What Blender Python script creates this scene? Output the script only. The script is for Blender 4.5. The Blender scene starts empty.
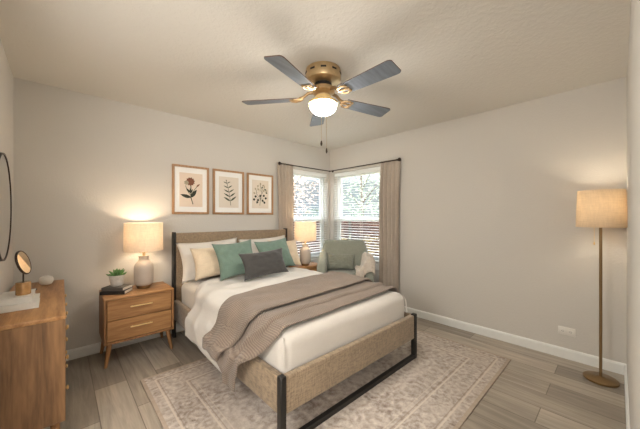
import bpy, bmesh, math, random
from mathutils import Vector, Matrix, noise as mnoise
random.seed(7)
PI = math.pi
SC = bpy.context.scene
COL = SC.collection

# ------------------------------------------------------------------ camera, world, lights, exposure
cam_data = bpy.data.cameras.new('camera')
cam = bpy.data.objects.new('camera', cam_data); COL.objects.link(cam)
cam_data.sensor_width = 36.0
cam_data.lens = 277.824 / 640 * 36
cam_data.shift_y = 2.43 / 640
cam_data.clip_start = 0.01
cam.location = (-3.379, -3.384, 1.293)
cam.rotation_euler = (PI/2, 0, math.radians(47.051 - 90))
SC.camera = cam

SC.view_settings.view_transform = 'Standard'
SC.view_settings.look = 'None'
SC.view_settings.gamma = 1.0
SC.view_settings.use_curve_mapping = False
SC.view_settings.exposure = 0.92

SKY, ZEN = .33, 34.0
world = bpy.data.worlds.new('overcast_sky'); SC.world = world
world.use_nodes = True
wn = world.node_tree.nodes; wl = world.node_tree.links
wn.clear()
wo = wn.new('ShaderNodeOutputWorld'); wb = wn.new('ShaderNodeBackground')
wtc = wn.new('ShaderNodeTexCoord'); wno = wn.new('ShaderNodeTexNoise'); wr = wn.new('ShaderNodeValToRGB')
wno.inputs['Scale'].default_value = 3.0; wno.inputs['Detail'].default_value = 5
wr.color_ramp.elements[0].position = 0.38; wr.color_ramp.elements[0].color = (0.72, 0.84, 1.0, 1)
wr.color_ramp.elements[1].position = 0.6; wr.color_ramp.elements[1].color = (0.95, 0.97, 1, 1)
wl.new(wtc.outputs['Generated'], wno.inputs['Vector']); wl.new(wno.outputs['Fac'], wr.inputs['Fac'])
wl.new(wr.outputs['Color'], wb.inputs['Color']); wl.new(wb.outputs[0], wo.inputs[0])
wb.inputs['Strength'].default_value = SKY
# an overcast sky is brighter overhead than at the horizon
wsp = wn.new('ShaderNodeSeparateXYZ'); wmr = wn.new('ShaderNodeMapRange'); wmx = wn.new('ShaderNodeMix'); wmx.data_type = 'RGBA'; wmx.blend_type = 'MULTIPLY'
wl.new(wtc.outputs['Generated'], wsp.inputs[0]); wl.new(wsp.outputs['Z'], wmr.inputs['Value'])
wmr.inputs['From Min'].default_value = .12; wmr.inputs['From Max'].default_value = .75; wmr.inputs['To Min'].default_value = 1.0; wmr.inputs['To Max'].default_value = ZEN
wmx.inputs[0].default_value = 1.0; wl.new(wr.outputs['Color'], wmx.inputs[6]); wl.new(wmr.outputs['Result'], wmx.inputs[7]); wl.new(wmx.outputs[2], wb.inputs['Color'])

GLOBE, HALL_FILL_W, ALCOVE_FILL_W, TABLE_W, FLOOR_W = 72.0, 44.0, 36.0, 3.2, 4.8
WARM = (1.0, 0.84, 0.63)

def point_light(name, loc, watts, color, radius):
    l = bpy.data.lights.new(name, 'POINT'); l.energy = watts; l.color = color; l.shadow_soft_size = radius
    o = bpy.data.objects.new(name, l); COL.objects.link(o); o.location = loc
    return o

# ------------------------------------------------------------------ materials
MATS = {}
def new_mat(name):
    m = bpy.data.materials.new(name); m.use_nodes = True
    nt = m.node_tree; nt.nodes.clear()
    out = nt.nodes.new('ShaderNodeOutputMaterial'); b = nt.nodes.new('ShaderNodeBsdfPrincipled')
    nt.links.new(b.outputs[0], out.inputs[0])
    MATS[name] = m
    return m, nt, b, out
def srgb(r, g, b):
    f = lambda c: (c/255/12.92) if c/255 <= .04045 else ((c/255+.055)/1.055)**2.4
    return (f(r), f(g), f(b), 1)
def N(nt, t, **kw):
    n = nt.nodes.new(t)
    for k, v in kw.items():
        if k in n.inputs: n.inputs[k].default_value = v
        else: setattr(n, k, v)
    return n
def math_node(nt, op, a, b=None, clamp=False):
    n = nt.nodes.new('ShaderNodeMath'); n.operation = op; n.use_clamp = clamp
    for i, v in enumerate((a, b)):
        if v is None: continue
        if isinstance(v, (int, float)): n.inputs[i].default_value = v
        else: nt.links.new(v, n.inputs[i])
    return n.outputs[0]
def ramp(nt, fac, stops):
    r = nt.nodes.new('ShaderNodeValToRGB'); e = r.color_ramp.elements
    e[0].position, e[0].color = stops[0]; e[1].position, e[1].color = stops[-1]
    for p, c in stops[1:-1]:
        x = e.new(p); x.color = c
    nt.links.new(fac, r.inputs['Fac']); return r.outputs['Color']
def coords(nt, scale=(1, 1, 1), kind='Object', rot=(0, 0, 0)):
    tc = nt.nodes.new('ShaderNodeTexCoord'); mp = nt.nodes.new('ShaderNodeMapping')
    mp.inputs['Scale'].default_value = scale; mp.inputs['Rotation'].default_value = rot
    nt.links.new(tc.outputs[kind], mp.inputs['Vector']); return mp.outputs[0]
def mixc(nt, fac, a, b, mode='MIX'):
    n = nt.nodes.new('ShaderNodeMix'); n.data_type = 'RGBA'; n.blend_type = mode
    for s, v in ((n.inputs[0], fac), (n.inputs[6], a), (n.inputs[7], b)):
        if isinstance(v, (int, float, tuple)): s.default_value = v
        else: nt.links.new(v, s)
    return n.outputs[2]
def bump(nt, b, height, strength=.3, dist=.01):
    n = N(nt, 'ShaderNodeBump', Strength=strength, Distance=dist)
    nt.links.new(height, n.inputs['Height']); nt.links.new(n.outputs[0], b.inputs['Normal'])

def plain(name, col, rough=.5, metal=0., vary=.06, scale=12., bmp=0.):
    m, nt, b, o = new_mat(name)
    no = N(nt, 'ShaderNodeTexNoise', Scale=scale, Detail=4.0)
    nt.links.new(coords(nt), no.inputs['Vector'])
    d = tuple(c*(1-vary) for c in col[:3]) + (1,); l = tuple(min(1, c*(1+vary)) for c in col[:3]) + (1,)
    nt.links.new(ramp(nt, no.outputs['Fac'], [(.3, d), (.7, l)]), b.inputs['Base Color'])
    b.inputs['Roughness'].default_value = rough; b.inputs['Metallic'].default_value = metal
    if bmp: bump(nt, b, no.outputs['Fac'], bmp, .01)
    return m
def painted(name, col, scale, strength):
    m, nt, b, o = new_mat(name)
    no = N(nt, 'ShaderNodeTexNoise', Scale=scale, Detail=3.0, Roughness=.55)
    nt.links.new(coords(nt), no.inputs['Vector'])
    b.inputs['Base Color'].default_value = col; b.inputs['Roughness'].default_value = .85
    hh = ramp(nt, no.outputs['Fac'], [(.42, (0, 0, 0, 1)), (.6, (1, 1, 1, 1))])
    bump(nt, b, hh, strength, .006)
    return m
def fabric(name, col, weave=260., contrast=.18, rough=.95, big=.06, bmp=.25, sheen=.2):
    m, nt, b, o = new_mat(name)
    a = N(nt, 'ShaderNodeTexNoise', Scale=1.0, Detail=2.0); nt.links.new(coords(nt, (weave, weave*.12, weave*.12)), a.inputs['Vector'])
    c = N(nt, 'ShaderNodeTexNoise', Scale=1.0, Detail=2.0); nt.links.new(coords(nt, (weave*.12, weave*.12, weave)), c.inputs['Vector'])
    g = N(nt, 'ShaderNodeTexNoise', Scale=5.0, Detail=3.0); nt.links.new(coords(nt), g.inputs['Vector'])
    s = math_node(nt, 'MULTIPLY', math_node(nt, 'ADD', a.outputs['Fac'], c.outputs['Fac']), .5)
    lo = tuple(x*(1-contrast) for x in col[:3]) + (1,); hi = tuple(min(1, x*(1+contrast)) for x in col[:3]) + (1,)
    cc = ramp(nt, s, [(.36, lo), (.64, hi)])
    lo2 = (1-big, 1-big, 1-big, 1)
    cc = mixc(nt, 1.0, cc, ramp(nt, g.outputs['Fac'], [(.35, lo2), (.65, (1, 1, 1, 1))]), 'MULTIPLY')
    nt.links.new(cc, b.inputs['Base Color'])
    b.inputs['Roughness'].default_value = rough; b.inputs['Sheen Weight'].default_value = sheen
    bump(nt, b, s, bmp, .003)
    return m
def wood(name, dark, light, axis='X', scale=1.0, rough=.45, gap=None):
    m, nt, b, o = new_mat(name)
    st = {'X': (1.2, 14, 14), 'Y': (14, 1.2, 14), 'Z': (14, 14, 1.2)}[axis]
    st = tuple(s*scale for s in st)
    v = coords(nt, st)
    a = N(nt, 'ShaderNodeTexNoise', Scale=1.0, Detail=6.0, Roughness=.6, Distortion=.6); nt.links.new(v, a.inputs['Vector'])
    f = N(nt, 'ShaderNodeTexNoise', Scale=6.0, Detail=3.0); nt.links.new(v, f.inputs['Vector'])
    s = math_node(nt, 'ADD', math_node(nt, 'MULTIPLY', a.outputs['Fac'], .75), math_node(nt, 'MULTIPLY', f.outputs['Fac'], .25))
    mid = tuple((x+y)/2 for x, y in zip(dark, light))
    nt.links.new(ramp(nt, s, [(.34, dark), (.5, mid), (.66, light)]), b.inputs['Base Color'])
    b.inputs['Roughness'].default_value = rough
    bump(nt, b, s, .08, .002)
    return m

WALL = srgb(205, 200, 192)
painted('wall_paint', WALL, 60., .12)
painted('ceiling_texture', srgb(214, 209, 200), 42., .2)
plain('white_trim', srgb(228, 228, 224), .45, vary=.02)
plain('white_vinyl', srgb(232, 232, 230), .4, vary=.02)
plain('blind_white', srgb(236, 236, 232), .5, vary=.02)
wood('oak', srgb(134, 92, 54), srgb(186, 140, 92), 'X', 1.6)
wood('oak_upright', srgb(118, 80, 48), srgb(170, 126, 82), 'Z', 1.6)
wood('oak_long', srgb(134, 92, 54), srgb(186, 140, 92), 'Y', 1.6)
wood('oak_side_shaded', srgb(78, 54, 34), srgb(146, 108, 72), 'Z', 1.0)  # stronger grain, and the dresser side's shade put into the darker colour
wood('frame_wood', srgb(150, 110, 74), srgb(184, 144, 104), 'Z', 3.0)
plain('brass', srgb(226, 196, 140), .35, .35, vary=.05)
plain('antique_brass', srgb(200, 174, 134), .38, .85, vary=.12, scale=30)
plain('iron_brass', srgb(168, 140, 102), .42, .8, vary=.12, scale=30)
plain('lamp_bronze', srgb(138, 112, 78), .42, .7, vary=.05)
plain('black_metal', srgb(44, 42, 40), .5, .4, vary=.1)
plain('dark_bronze', srgb(62, 50, 42), .45, .6, vary=.1)
fabric('bed_linen', srgb(146, 127, 104), 260., .30, bmp=.4, big=.08)
fabric('white_cotton', srgb(218, 213, 206), 300., .02, bmp=.05, big=.03)
fabric('sheet_cotton', srgb(208, 202, 194), 300., .02, bmp=.05, big=.03)
fabric('white_pillow_cotton', srgb(218, 212, 203), 300., .02, bmp=.05, big=.03)
fabric('cream_cotton', srgb(222, 203, 176), 240., .07, bmp=.15)
fabric('green_cotton', srgb(112, 134, 121), 240., .08, bmp=.15)
fabric('charcoal_cotton', srgb(70, 68, 66), 240., .12, bmp=.2)
fabric('sage_upholstery', srgb(142, 145, 133), 240., .10, bmp=.2)
fabric('sage_cushion', srgb(128, 130, 117), 240., .10, bmp=.2)
fabric('beige_throw', srgb(204, 192, 178), 160., .12, bmp=.3)
fabric('curtain_linen', srgb(182, 168, 153), 200., .06, bmp=.1)
plain('ceramic_grey', srgb(186, 174, 162), .35, vary=.06, scale=8)
plain('ceramic_white', srgb(214, 208, 198), .5, vary=.05, scale=20)
plain('concrete_pot', srgb(196, 190, 182), .85, vary=.12, scale=40, bmp=.3)
plain('soil', srgb(58, 44, 34), .95)
plain('succulent_green', srgb(92, 130, 74), .5, vary=.25, scale=30)
plain('book_black', srgb(40, 38, 37), .5, vary=.15)
plain('book_grey', srgb(90, 86, 82), .5, vary=.1)
plain('paper', srgb(226, 219, 205), .8, vary=.04, scale=80)
plain('book_white', srgb(222, 219, 212), .6, vary=.02)
plain('mat_board', srgb(240, 238, 234), .8, vary=.01)
plain('art_paper', srgb(224, 206, 188), .85, vary=.03, scale=6)
plain('art_paper_cool', srgb(222, 211, 196), .85, vary=.03, scale=6)
plain('ink_green', srgb(70, 78, 56), .9, vary=.3, scale=60)
plain('ink_dark', srgb(56, 58, 46), .9, vary=.3, scale=60)
plain('ink_brown', srgb(128, 84, 64), .9, vary=.3, scale=60)
plain('ink_pale', srgb(172, 160, 136), .9, vary=.2, scale=60)
plain('plastic_white', srgb(226, 222, 214), .4, vary=.02)
plain('plastic_slot', srgb(70, 66, 62), .6, vary=.02)
plain('amber_glass', srgb(176, 134, 86), .25, .35, vary=.25, scale=18)
plain('trunk_bark', srgb(96, 82, 70), .9, vary=.3)
plain('leaf_green', srgb(140, 152, 122), .7, vary=.3, scale=3)
plain('leaf_dark', srgb(52, 66, 44), .7, vary=.3, scale=3)
plain('leaf_rust', srgb(176, 142, 118), .7, vary=.3, scale=3)
plain('leaf_yellow', srgb(140, 116, 62), .7, vary=.3, scale=3)
plain('lawn', srgb(112, 104, 78), .95, vary=.3, scale=4)
# horizontal rust fence boards
wood('fence_wood', srgb(70, 38, 30), srgb(114, 70, 56), 'X', .9, .85)

def blade_mat():
    m, nt, b, o = new_mat('fan_blade_grey')
    no = N(nt, 'ShaderNodeTexNoise', Scale=1.0, Detail=5.0); nt.links.new(coords(nt, (3, 40, 40)), no.inputs['Vector'])
    nt.links.new(ramp(nt, no.outputs['Fac'], [(.3, srgb(92, 98, 106)), (.7, srgb(112, 118, 126))]), b.inputs['Base Color'])
    b.inputs['Roughness'].default_value = .4
blade_mat()
plain('blade_edge', srgb(96, 72, 56), .5)

def mirror_mat():
    m, nt, b, o = new_mat('mirror_glass')
    no = N(nt, 'ShaderNodeTexNoise', Scale=2.0); nt.links.new(coords(nt), no.inputs['Vector'])
    nt.links.new(ramp(nt, no.outputs['Fac'], [(0, (.86, .86, .84, 1)), (1, (.9, .9, .88, 1))]), b.inputs['Base Color'])
    b.inputs['Metallic'].default_value = 1; b.inputs['Roughness'].default_value = .03
mirror_mat()

def thin_glass():
    m, nt, b, o = new_mat('window_glass')
    nt.nodes.remove(b)
    t = N(nt, 'ShaderNodeBsdfTransparent', Color=(.96, .98, .97, 1)); g = N(nt, 'ShaderNodeBsdfGlossy', Roughness=.02)
    lw = N(nt, 'ShaderNodeLayerWeight', Blend=.5); mx = nt.nodes.new('ShaderNodeMixShader')
    nt.links.new(math_node(nt, 'ADD', math_node(nt, 'MULTIPLY', math_node(nt, 'POWER', lw.outputs['Facing'], 5.0), .5), .03), mx.inputs[0]); nt.links.new(t.outputs[0], mx.inputs[1]); nt.links.new(g.outputs[0], mx.inputs[2])
    nt.links.new(mx.outputs[0], o.inputs[0])
thin_glass()
def screen_mat():
    m, nt, b, o = new_mat('insect_mesh')
    b.inputs['Base Color'].default_value = (.03, .03, .03, 1); b.inputs['Roughness'].default_value = .9
    t = nt.nodes.new('ShaderNodeBsdfTransparent'); mx = nt.nodes.new('ShaderNodeMixShader'); mx.inputs[0].default_value = .36
    nt.links.new(t.outputs[0], mx.inputs[1]); nt.links.new(b.outputs[0], mx.inputs[2]); nt.links.new(mx.outputs[0], o.inputs[0])
screen_mat()
def shade_mat(name, col, trans=.5):
    m, nt, b, o = new_mat(name)
    a = N(nt, 'ShaderNodeTexNoise', Scale=1.0, Detail=2.0); nt.links.new(coords(nt, (120, 120, 20)), a.inputs['Vector'])
    c = N(nt, 'ShaderNodeTexNoise', Scale=1.0, Detail=2.0); nt.links.new(coords(nt, (14, 14, 160)), c.inputs['Vector'])
    s = math_node(nt, 'MULTIPLY', math_node(nt, 'ADD', a.outputs['Fac'], c.outputs['Fac']), .5)
    lo = tuple(x*.86 for x in col[:3]) + (1,)
    cc = ramp(nt, s, [(.38, lo), (.62, col)])
    nt.links.new(cc, b.inputs['Base Color']); b.inputs['Roughness'].default_value = .95
    t = nt.nodes.new('ShaderNodeBsdfTranslucent'); nt.links.new(cc, t.inputs['Color'])
    mx = nt.nodes.new('ShaderNodeMixShader'); mx.inputs[0].default_value = trans
    nt.links.new(b.outputs[0], mx.inputs[1]); nt.links.new(t.outputs[0], mx.inputs[2]); nt.links.new(mx.outputs[0], o.inputs[0])
shade_mat('linen_shade', srgb(238, 225, 207), .33)
shade_mat('linen_shade_tall', srgb(222, 207, 184), .42)
def emit(name, col, s):
    m, nt, b, o = new_mat(name)
    b.inputs['Base Color'].default_value = col
    b.inputs['Emission Color'].default_value = col; b.inputs['Emission Strength'].default_value = s
emit('fan_globe_glass', (1, .945, .86, 1), GLOBE)
emit('fill_globe', (1, .93, .78, 1), 3.0)  # glowing bowls of the added hall and alcove fill lamps
emit('lit_bulb', (1, .8, .55, 1), 6.0)

def floor_mat():
    m, nt, b, o = new_mat('plank_floor')
    v = coords(nt, (1, 1, 1), rot=(0, 0, PI/2))
    br = nt.nodes.new('ShaderNodeTexBrick'); nt.links.new(v, br.inputs['Vector'])
    br.offset = .37; br.offset_frequency = 2
    br.inputs['Scale'].default_value = 1.0; br.inputs['Brick Width'].default_value = 1.15; br.inputs['Row Height'].default_value = .2
    br.inputs['Mortar Size'].default_value = .003; br.inputs['Mortar Smooth'].default_value = .2; br.inputs['Bias'].default_value = 0
    br.inputs['Color1'].default_value = srgb(150, 140, 128); br.inputs['Color2'].default_value = srgb(188, 177, 163)
    br.inputs['Mortar'].default_value = srgb(124, 114, 103)
    a = N(nt, 'ShaderNodeTexNoise', Scale=1.0, Detail=6.0, Roughness=.65, Distortion=.5)
    nt.links.new(coords(nt, (22, 1.5, 1)), a.inputs['Vector'])
    g = N(nt, 'ShaderNodeTexNoise', Scale=2.2, Detail=3.0); nt.links.new(coords(nt), g.inputs['Vector'])
    c = mixc(nt, 1.0, br.outputs['Color'], ramp(nt, a.outputs['Fac'], [(.3, (.62, .62, .61, 1)), (.66, (1.1, 1.09, 1.07, 1))]), 'MULTIPLY')
    c = mixc(nt, 1.0, c, ramp(nt, g.outputs['Fac'], [(.3, (.9, .9, .9, 1)), (.7, (1.05, 1.05, 1.05, 1))]), 'MULTIPLY')
    nt.links.new(c, b.inputs['Base Color']); b.inputs['Roughness'].default_value = .42
    bump(nt, b, a.outputs['Fac'], .06, .002)
floor_mat()

RX0, RX1, RY0, RY1 = -2.925, -.41, -2.725, -.82
def rug_mat():
    m, nt, b, o = new_mat('vintage_rug')
    hx, hy = (RX1-RX0)/2, (RY1-RY0)/2
    tc = nt.nodes.new('ShaderNodeTexCoord'); sp = nt.nodes.new('ShaderNodeSeparateXYZ'); nt.links.new(tc.outputs['Object'], sp.inputs[0])
    ax = math_node(nt, 'ABSOLUTE', sp.outputs['X']); ay = math_node(nt, 'ABSOLUTE', sp.outputs['Y'])
    d = math_node(nt, 'MINIMUM', math_node(nt, 'SUBTRACT', hx, ax), math_node(nt, 'SUBTRACT', hy, ay))
    cb = nt.nodes.new('ShaderNodeCombineXYZ'); nt.links.new(ax, cb.inputs['X']); nt.links.new(ay, cb.inputs['Y'])
    # distort for a worn hand-knotted look
    dn = N(nt, 'ShaderNodeTexNoise', Scale=14.0, Detail=3.0); nt.links.new(tc.outputs['Object'], dn.inputs['Vector'])
    vm = nt.nodes.new('ShaderNodeVectorMath'); vm.operation = 'MULTIPLY_ADD'; nt.links.new(dn.outputs['Color'], vm.inputs[0])
    vm.inputs[1].default_value = (.05, .05, 0); nt.links.new(cb.outputs[0], vm.inputs[2])
    vo = N(nt, 'ShaderNodeTexVoronoi', Scale=5.2, Randomness=.55); nt.links.new(vm.outputs[0], vo.inputs['Vector'])
    rings = math_node(nt, 'SINE', math_node(nt, 'MULTIPLY', vo.outputs['Distance'], 26.0))
    vb = N(nt, 'ShaderNodeTexVoronoi', Scale=7.5, Randomness=.25); nt.links.new(vm.outputs[0], vb.inputs['Vector'])
    ringb = math_node(nt, 'SINE', math_node(nt, 'MULTIPLY', vb.outputs['Distance'], 24.0))
    fine = N(nt, 'ShaderNodeTexNoise', Scale=26.0, Detail=5.0, Roughness=.75); nt.links.new(tc.outputs['Object'], fine.inputs['Vector'])
    inb = math_node(nt, 'LESS_THAN', d, .265)
    pat = math_node(nt, 'ADD', math_node(nt, 'MULTIPLY', ringb, inb), math_node(nt, 'MULTIPLY', rings, math_node(nt, 'SUBTRACT', 1.0, inb)))
    pat = math_node(nt, 'ADD', math_node(nt, 'MULTIPLY', pat, .24), math_node(nt, 'MULTIPLY', math_node(nt, 'SUBTRACT', fine.outputs['Fac'], .5), 4.2))
    pat = math_node(nt, 'MULTIPLY', math_node(nt, 'ADD', pat, .8), .6, True)
    wear = N(nt, 'ShaderNodeTexNoise', Scale=2.6, Detail=4.0, Roughness=.6); nt.links.new(tc.outputs['Object'], wear.inputs['Vector'])
    light, dark = srgb(216, 207, 197), srgb(128, 110, 99)
    c = mixc(nt, pat, dark, light)
    c = mixc(nt, ramp(nt, wear.outputs['Fac'], [(.38, (.05, .05, .05, 1)), (.62, (.5, .5, .5, 1))]), c, srgb(203, 192, 180))
    def line(c, d0, w, col, k):
        q = math_node(nt, 'LESS_THAN', math_node(nt, 'ABSOLUTE', math_node(nt, 'SUBTRACT', d, d0)), w)
        return mixc(nt, math_node(nt, 'MULTIPLY', q, k), c, col)
    c = line(c, .012, .012, srgb(178, 160, 142), .8)
    c = line(c, .085, .006, srgb(212, 200, 186), .8); c = line(c, .10, .004, srgb(140, 120, 104), .5)
    c = line(c, .262, .006, srgb(214, 203, 189), .8); c = line(c, .28, .004, srgb(146, 126, 110), .5)
    c = line(c, .31, .004, srgb(212, 200, 186), .5)
    nt.links.new(c, b.inputs['Base Color']); b.inputs['Roughness'].default_value = 1.0
    bump(nt, b, fine.outputs['Fac'], .4, .004)
rug_mat()

def knit_mat():
    m, nt, b, o = new_mat('taupe_knit')
    tc = nt.nodes.new('ShaderNodeTexCoord'); sp = nt.nodes.new('ShaderNodeSeparateXYZ'); nt.links.new(tc.outputs['UV'], sp.inputs[0])
    wu = math_node(nt, 'SINE', math_node(nt, 'MULTIPLY', sp.outputs['X'], 2*PI/.0145))
    wv = math_node(nt, 'SINE', math_node(nt, 'MULTIPLY', sp.outputs['Y'], 2*PI/.016))
    hgt = math_node(nt, 'ADD', math_node(nt, 'MULTIPLY', wu, .36), math_node(nt, 'MULTIPLY', wv, .14))
    hgt = math_node(nt, 'ADD', hgt, .5)
    no = N(nt, 'ShaderNodeTexNoise', Scale=9.0, Detail=4.0); nt.links.new(tc.outputs['Object'], no.inputs['Vector'])
    c = ramp(nt, hgt, [(.1, srgb(124, 108, 95)), (.8, srgb(150, 134, 120))])
    c = mixc(nt, 1.0, c, ramp(nt, no.outputs['Fac'], [(.3, (.9, .9, .9, 1)), (.7, (1.06, 1.05, 1.05, 1))]), 'MULTIPLY')
    nt.links.new(c, b.inputs['Base Color']); b.inputs['Roughness'].default_value = 1; b.inputs['Sheen Weight'].default_value = .2
    bump(nt, b, hgt, .7, .006)
knit_mat()

# ------------------------------------------------------------------ mesh helpers
def new_bm(): return bmesh.new()
def add_box(bm, lo, hi, bevel=0., seg=2, mtx=None):
    lo, hi = Vector(lo), Vector(hi)
    r = bmesh.ops.create_cube(bm, size=1.0)
    vs = r['verts']; ctr = (lo+hi)/2; sz = hi-lo
    for v in vs: v.co = Vector((v.co.x*sz.x, v.co.y*sz.y, v.co.z*sz.z)) + ctr
    if bevel > 0:
        es = list({e for v in vs for e in v.link_edges})
        rb = bmesh.ops.bevel(bm, geom=es, offset=bevel, segments=seg, profile=.5, affect='EDGES')
        vs = list({v for f in rb['faces'] for v in f.verts} | {v for v in vs if v.is_valid})
    if mtx is not None:
        for v in vs: v.co = mtx @ v.co
    return vs
def add_lathe(bm, prof, n=32, ctr=(0, 0), cap0=True, cap1=True, mtx=None):
    rings = []
    for r, z in prof:
        ring = []
        for i in range(n):
            a = 2*PI*i/n
            p = Vector((ctr[0]+r*math.cos(a), ctr[1]+r*math.sin(a), z))
            ring.append(bm.verts.new(mtx @ p if mtx is not None else p))
        rings.append(ring)
    for a, b in zip(rings, rings[1:]):
        for i in range(n):
            bm.faces.new((a[i], a[(i+1) % n], b[(i+1) % n], b[i]))
    if cap0: bm.faces.new(rings[0][::-1])
    if cap1: bm.faces.new(rings[-1])
def add_tube(bm, pts, r, n=10):
    pts = [Vector(p) for p in pts]; rings = []
    rr = r if isinstance(r, (list, tuple)) else [r]*len(pts)
    for i, p in enumerate(pts):
        t = (pts[min(i+1, len(pts)-1)] - pts[max(i-1, 0)]).normalized()
        up = Vector((0, 0, 1)) if abs(t.z) < .9 else Vector((1, 0, 0))
        a = t.cross(up).normalized(); b = t.cross(a).normalized()
        rings.append([bm.verts.new(p + rr[i]*(math.cos(2*PI*k/n)*a + math.sin(2*PI*k/n)*b)) for k in range(n)])
    for a, b in zip(rings, rings[1:]):
        for k in range(n): bm.faces.new((a[k], a[(k+1) % n], b[(k+1) % n], b[k]))
    bm.faces.new(rings[0][::-1]); bm.faces.new(rings[-1])
def add_loft(bm, rings, cap=True):
    vr = [[bm.verts.new(p) for p in r] for r in rings]; n = len(vr[0])
    for a, b in zip(vr, vr[1:]):
        for k in range(n): bm.faces.new((a[k], a[(k+1) % n], b[(k+1) % n], b[k]))
    if cap: bm.faces.new(vr[0][::-1]); bm.faces.new(vr[-1])
def add_grid(bm, nu, nv, fn, uv=None):
    lay = bm.loops.layers.uv.verify() if uv else None
    g = [[bm.verts.new(fn(i/nu, j/nv)) for j in range(nv+1)] for i in range(nu+1)]
    for i in range(nu):
        for j in range(nv):
            f = bm.faces.new((g[i][j], g[i+1][j], g[i+1][j+1], g[i][j+1]))
            if uv:
                for l, (a, b) in zip(f.loops, ((i, j), (i+1, j), (i+1, j+1), (i, j+1))): l[lay].uv = uv(a/nu, b/nv)
def obj(name, bm, mat, parent=None, smooth=True, loc=None, angle=40):
    bmesh.ops.recalc_face_normals(bm, faces=bm.faces)
    me = bpy.data.meshes.new(name)
    if smooth:
        for f in bm.faces: f.smooth = True
        for e in bm.edges:
            if len(e.link_faces) == 2 and e.calc_face_angle(0) > math.radians(angle): e.smooth = False
    bm.to_mesh(me); bm.free()
    o = bpy.data.objects.new(name, me); COL.objects.link(o)
    mats = mat if isinstance(mat, (list, tuple)) else [mat]
    for m in mats: me.materials.append(MATS[m])
    if parent is not None: o.parent = parent
    if loc is not None: o.location = loc
    return o
def tag(o, label, cat, group=None):
    o['label'] = label; o['category'] = cat
    if group: o['group'] = group
    return o
def thing(name, label, cat, loc=(0, 0, 0), rotz=0., group=None):
    o = bpy.data.objects.new(name, None); COL.objects.link(o)
    o.location = loc; o.rotation_euler = (0, 0, rotz); o.empty_display_size = .1
    return tag(o, label, cat, group)
def struct(o):
    o['kind'] = 'structure'; return o
def copy_tree(o, parent=None):
    c = o.copy(); COL.objects.link(c)
    if parent is not None: c.parent = parent
    for ch in list(o.children): copy_tree(ch, c)
    return c
def solidify(o, t, offset=0.):
    m = o.modifiers.new('thickness', 'SOLIDIFY'); m.thickness = t; m.offset = offset
def nz(x, y, z=0., s=1.): return mnoise.noise(Vector((x*s, y*s, z*s)))
def box_obj(name, lo, hi, mat, parent=None, bevel=0., seg=2):
    bm = new_bm(); add_box(bm, lo, hi, bevel, seg); return obj(name, bm, mat, parent)

# ------------------------------------------------------------------ setting
W, L, H, TK = 3.667, 3.43, 2.44, .14
bm = new_bm(); add_box(bm, (-4.5, -5.0, -.1), (TK, TK, 0)); struct(obj('floor', bm, 'plank_floor'))
bm = new_bm(); add_box(bm, (-4.5, -5.0, H), (TK, TK, H+.1)); struct(obj('ceiling', bm, 'ceiling_texture'))
WA = dict(a0=-1.05, a1=-.05, z0=.62, z1=2.03)      # opening in the headboard wall (x)
WB = dict(a0=-1.22, a1=-.09, z0=.62, z1=2.03)      # opening in the right wall (y)
bm = new_bm()
add_box(bm, (-W-.1, 0, 0), (WA['a0'], TK, H)); add_box(bm, (WA['a1'], 0, 0), (TK, TK, H))
add_box(bm, (WA['a0'], 0, 0), (WA['a1'], TK, WA['z0'])); add_box(bm, (WA['a0'], 0, WA['z1']), (WA['a1'], TK, H))
struct(obj('wall_back', bm, 'wall_paint', smooth=False))
bm = new_bm()
add_box(bm, (0, -L-.12, 0), (TK, WB['a0'], H)); add_box(bm, (0, WB['a1'], 0), (TK, 0, H))
add_box(bm, (0, WB['a0'], 0), (TK, WB['a1'], WB['z0'])); add_box(bm, (0, WB['a0'], WB['z1']), (TK, WB['a1'], H))
struct(obj('wall_right', bm, 'wall_paint', smooth=False))
bm = new_bm()
add_box(bm, (-W-.1, -1.75, 0), (-W, 0, H)); add_box(bm, (-W-.1, -1.75-1.5, 2.05), (-W, -1.75, H)); add_box(bm, (-W-.1, -L-.12, 0), (-W, -3.25, H))
add_box(bm, (-4.45, -3.6, 0), (-4.35, -1.6, H)); add_box(bm, (-4.35, -1.75, 0), (-W-.1, -1.65, H)); add_box(bm, (-4.35, -3.35, 0), (-W-.1, -3.25, H))
struct(obj('wall_left', bm, 'wall_paint', smooth=False))
bm = new_bm()
add_box(bm, (-2.6, -L-.12, 0), (0, -L, H)); add_box(bm, (-3.6, -L-.12, 2.05), (-2.6, -L, H)); add_box(bm, (-W, -L-.12, 0), (-3.6, -L, H))
struct(obj('wall_front', bm, 'wall_paint', smooth=False))
bm = new_bm()
add_box(bm, (-4.5, -5, 0), (-4.4, -3.6, H)); add_box(bm, (-1.9, -5, 0), (-1.8, -L-.12, H)); add_box(bm, (-4.4, -5, 0), (-1.8, -4.9, H)); add_box(bm, (-4.4, -3.67, 0), (-W-.1, -3.6, H))
o = struct(obj('wall_hall', bm, 'wall_paint', smooth=False))

def baseboard(name, p, q, n):
    # p->q along the wall, n = inward normal
    p, q, n = Vector(p), Vector(q), Vector(n)
    prof = [(0, 0), (.014, 0), (.014, .075), (.010, .086), (.004, .092), (0, .092)]
    bm = new_bm()
    add_loft(bm, [[e + n*a + Vector((0, 0, b)) for a, b in prof] for e in (p, q)])
    return struct(obj(name, bm, 'white_trim', smooth=False))
baseboard('baseboard_back', (-W, 0, 0), (0, 0, 0), (0, -1, 0))
baseboard('baseboard_right', (0, 0, 0), (0, -L, 0), (-1, 0, 0))
baseboard('baseboard_left', (-W, 0, 0), (-W, -1.75, 0), (1, 0, 0))
baseboard('baseboard_front', (-2.6, -L, 0), (0, -L, 0), (0, 1, 0))

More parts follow.
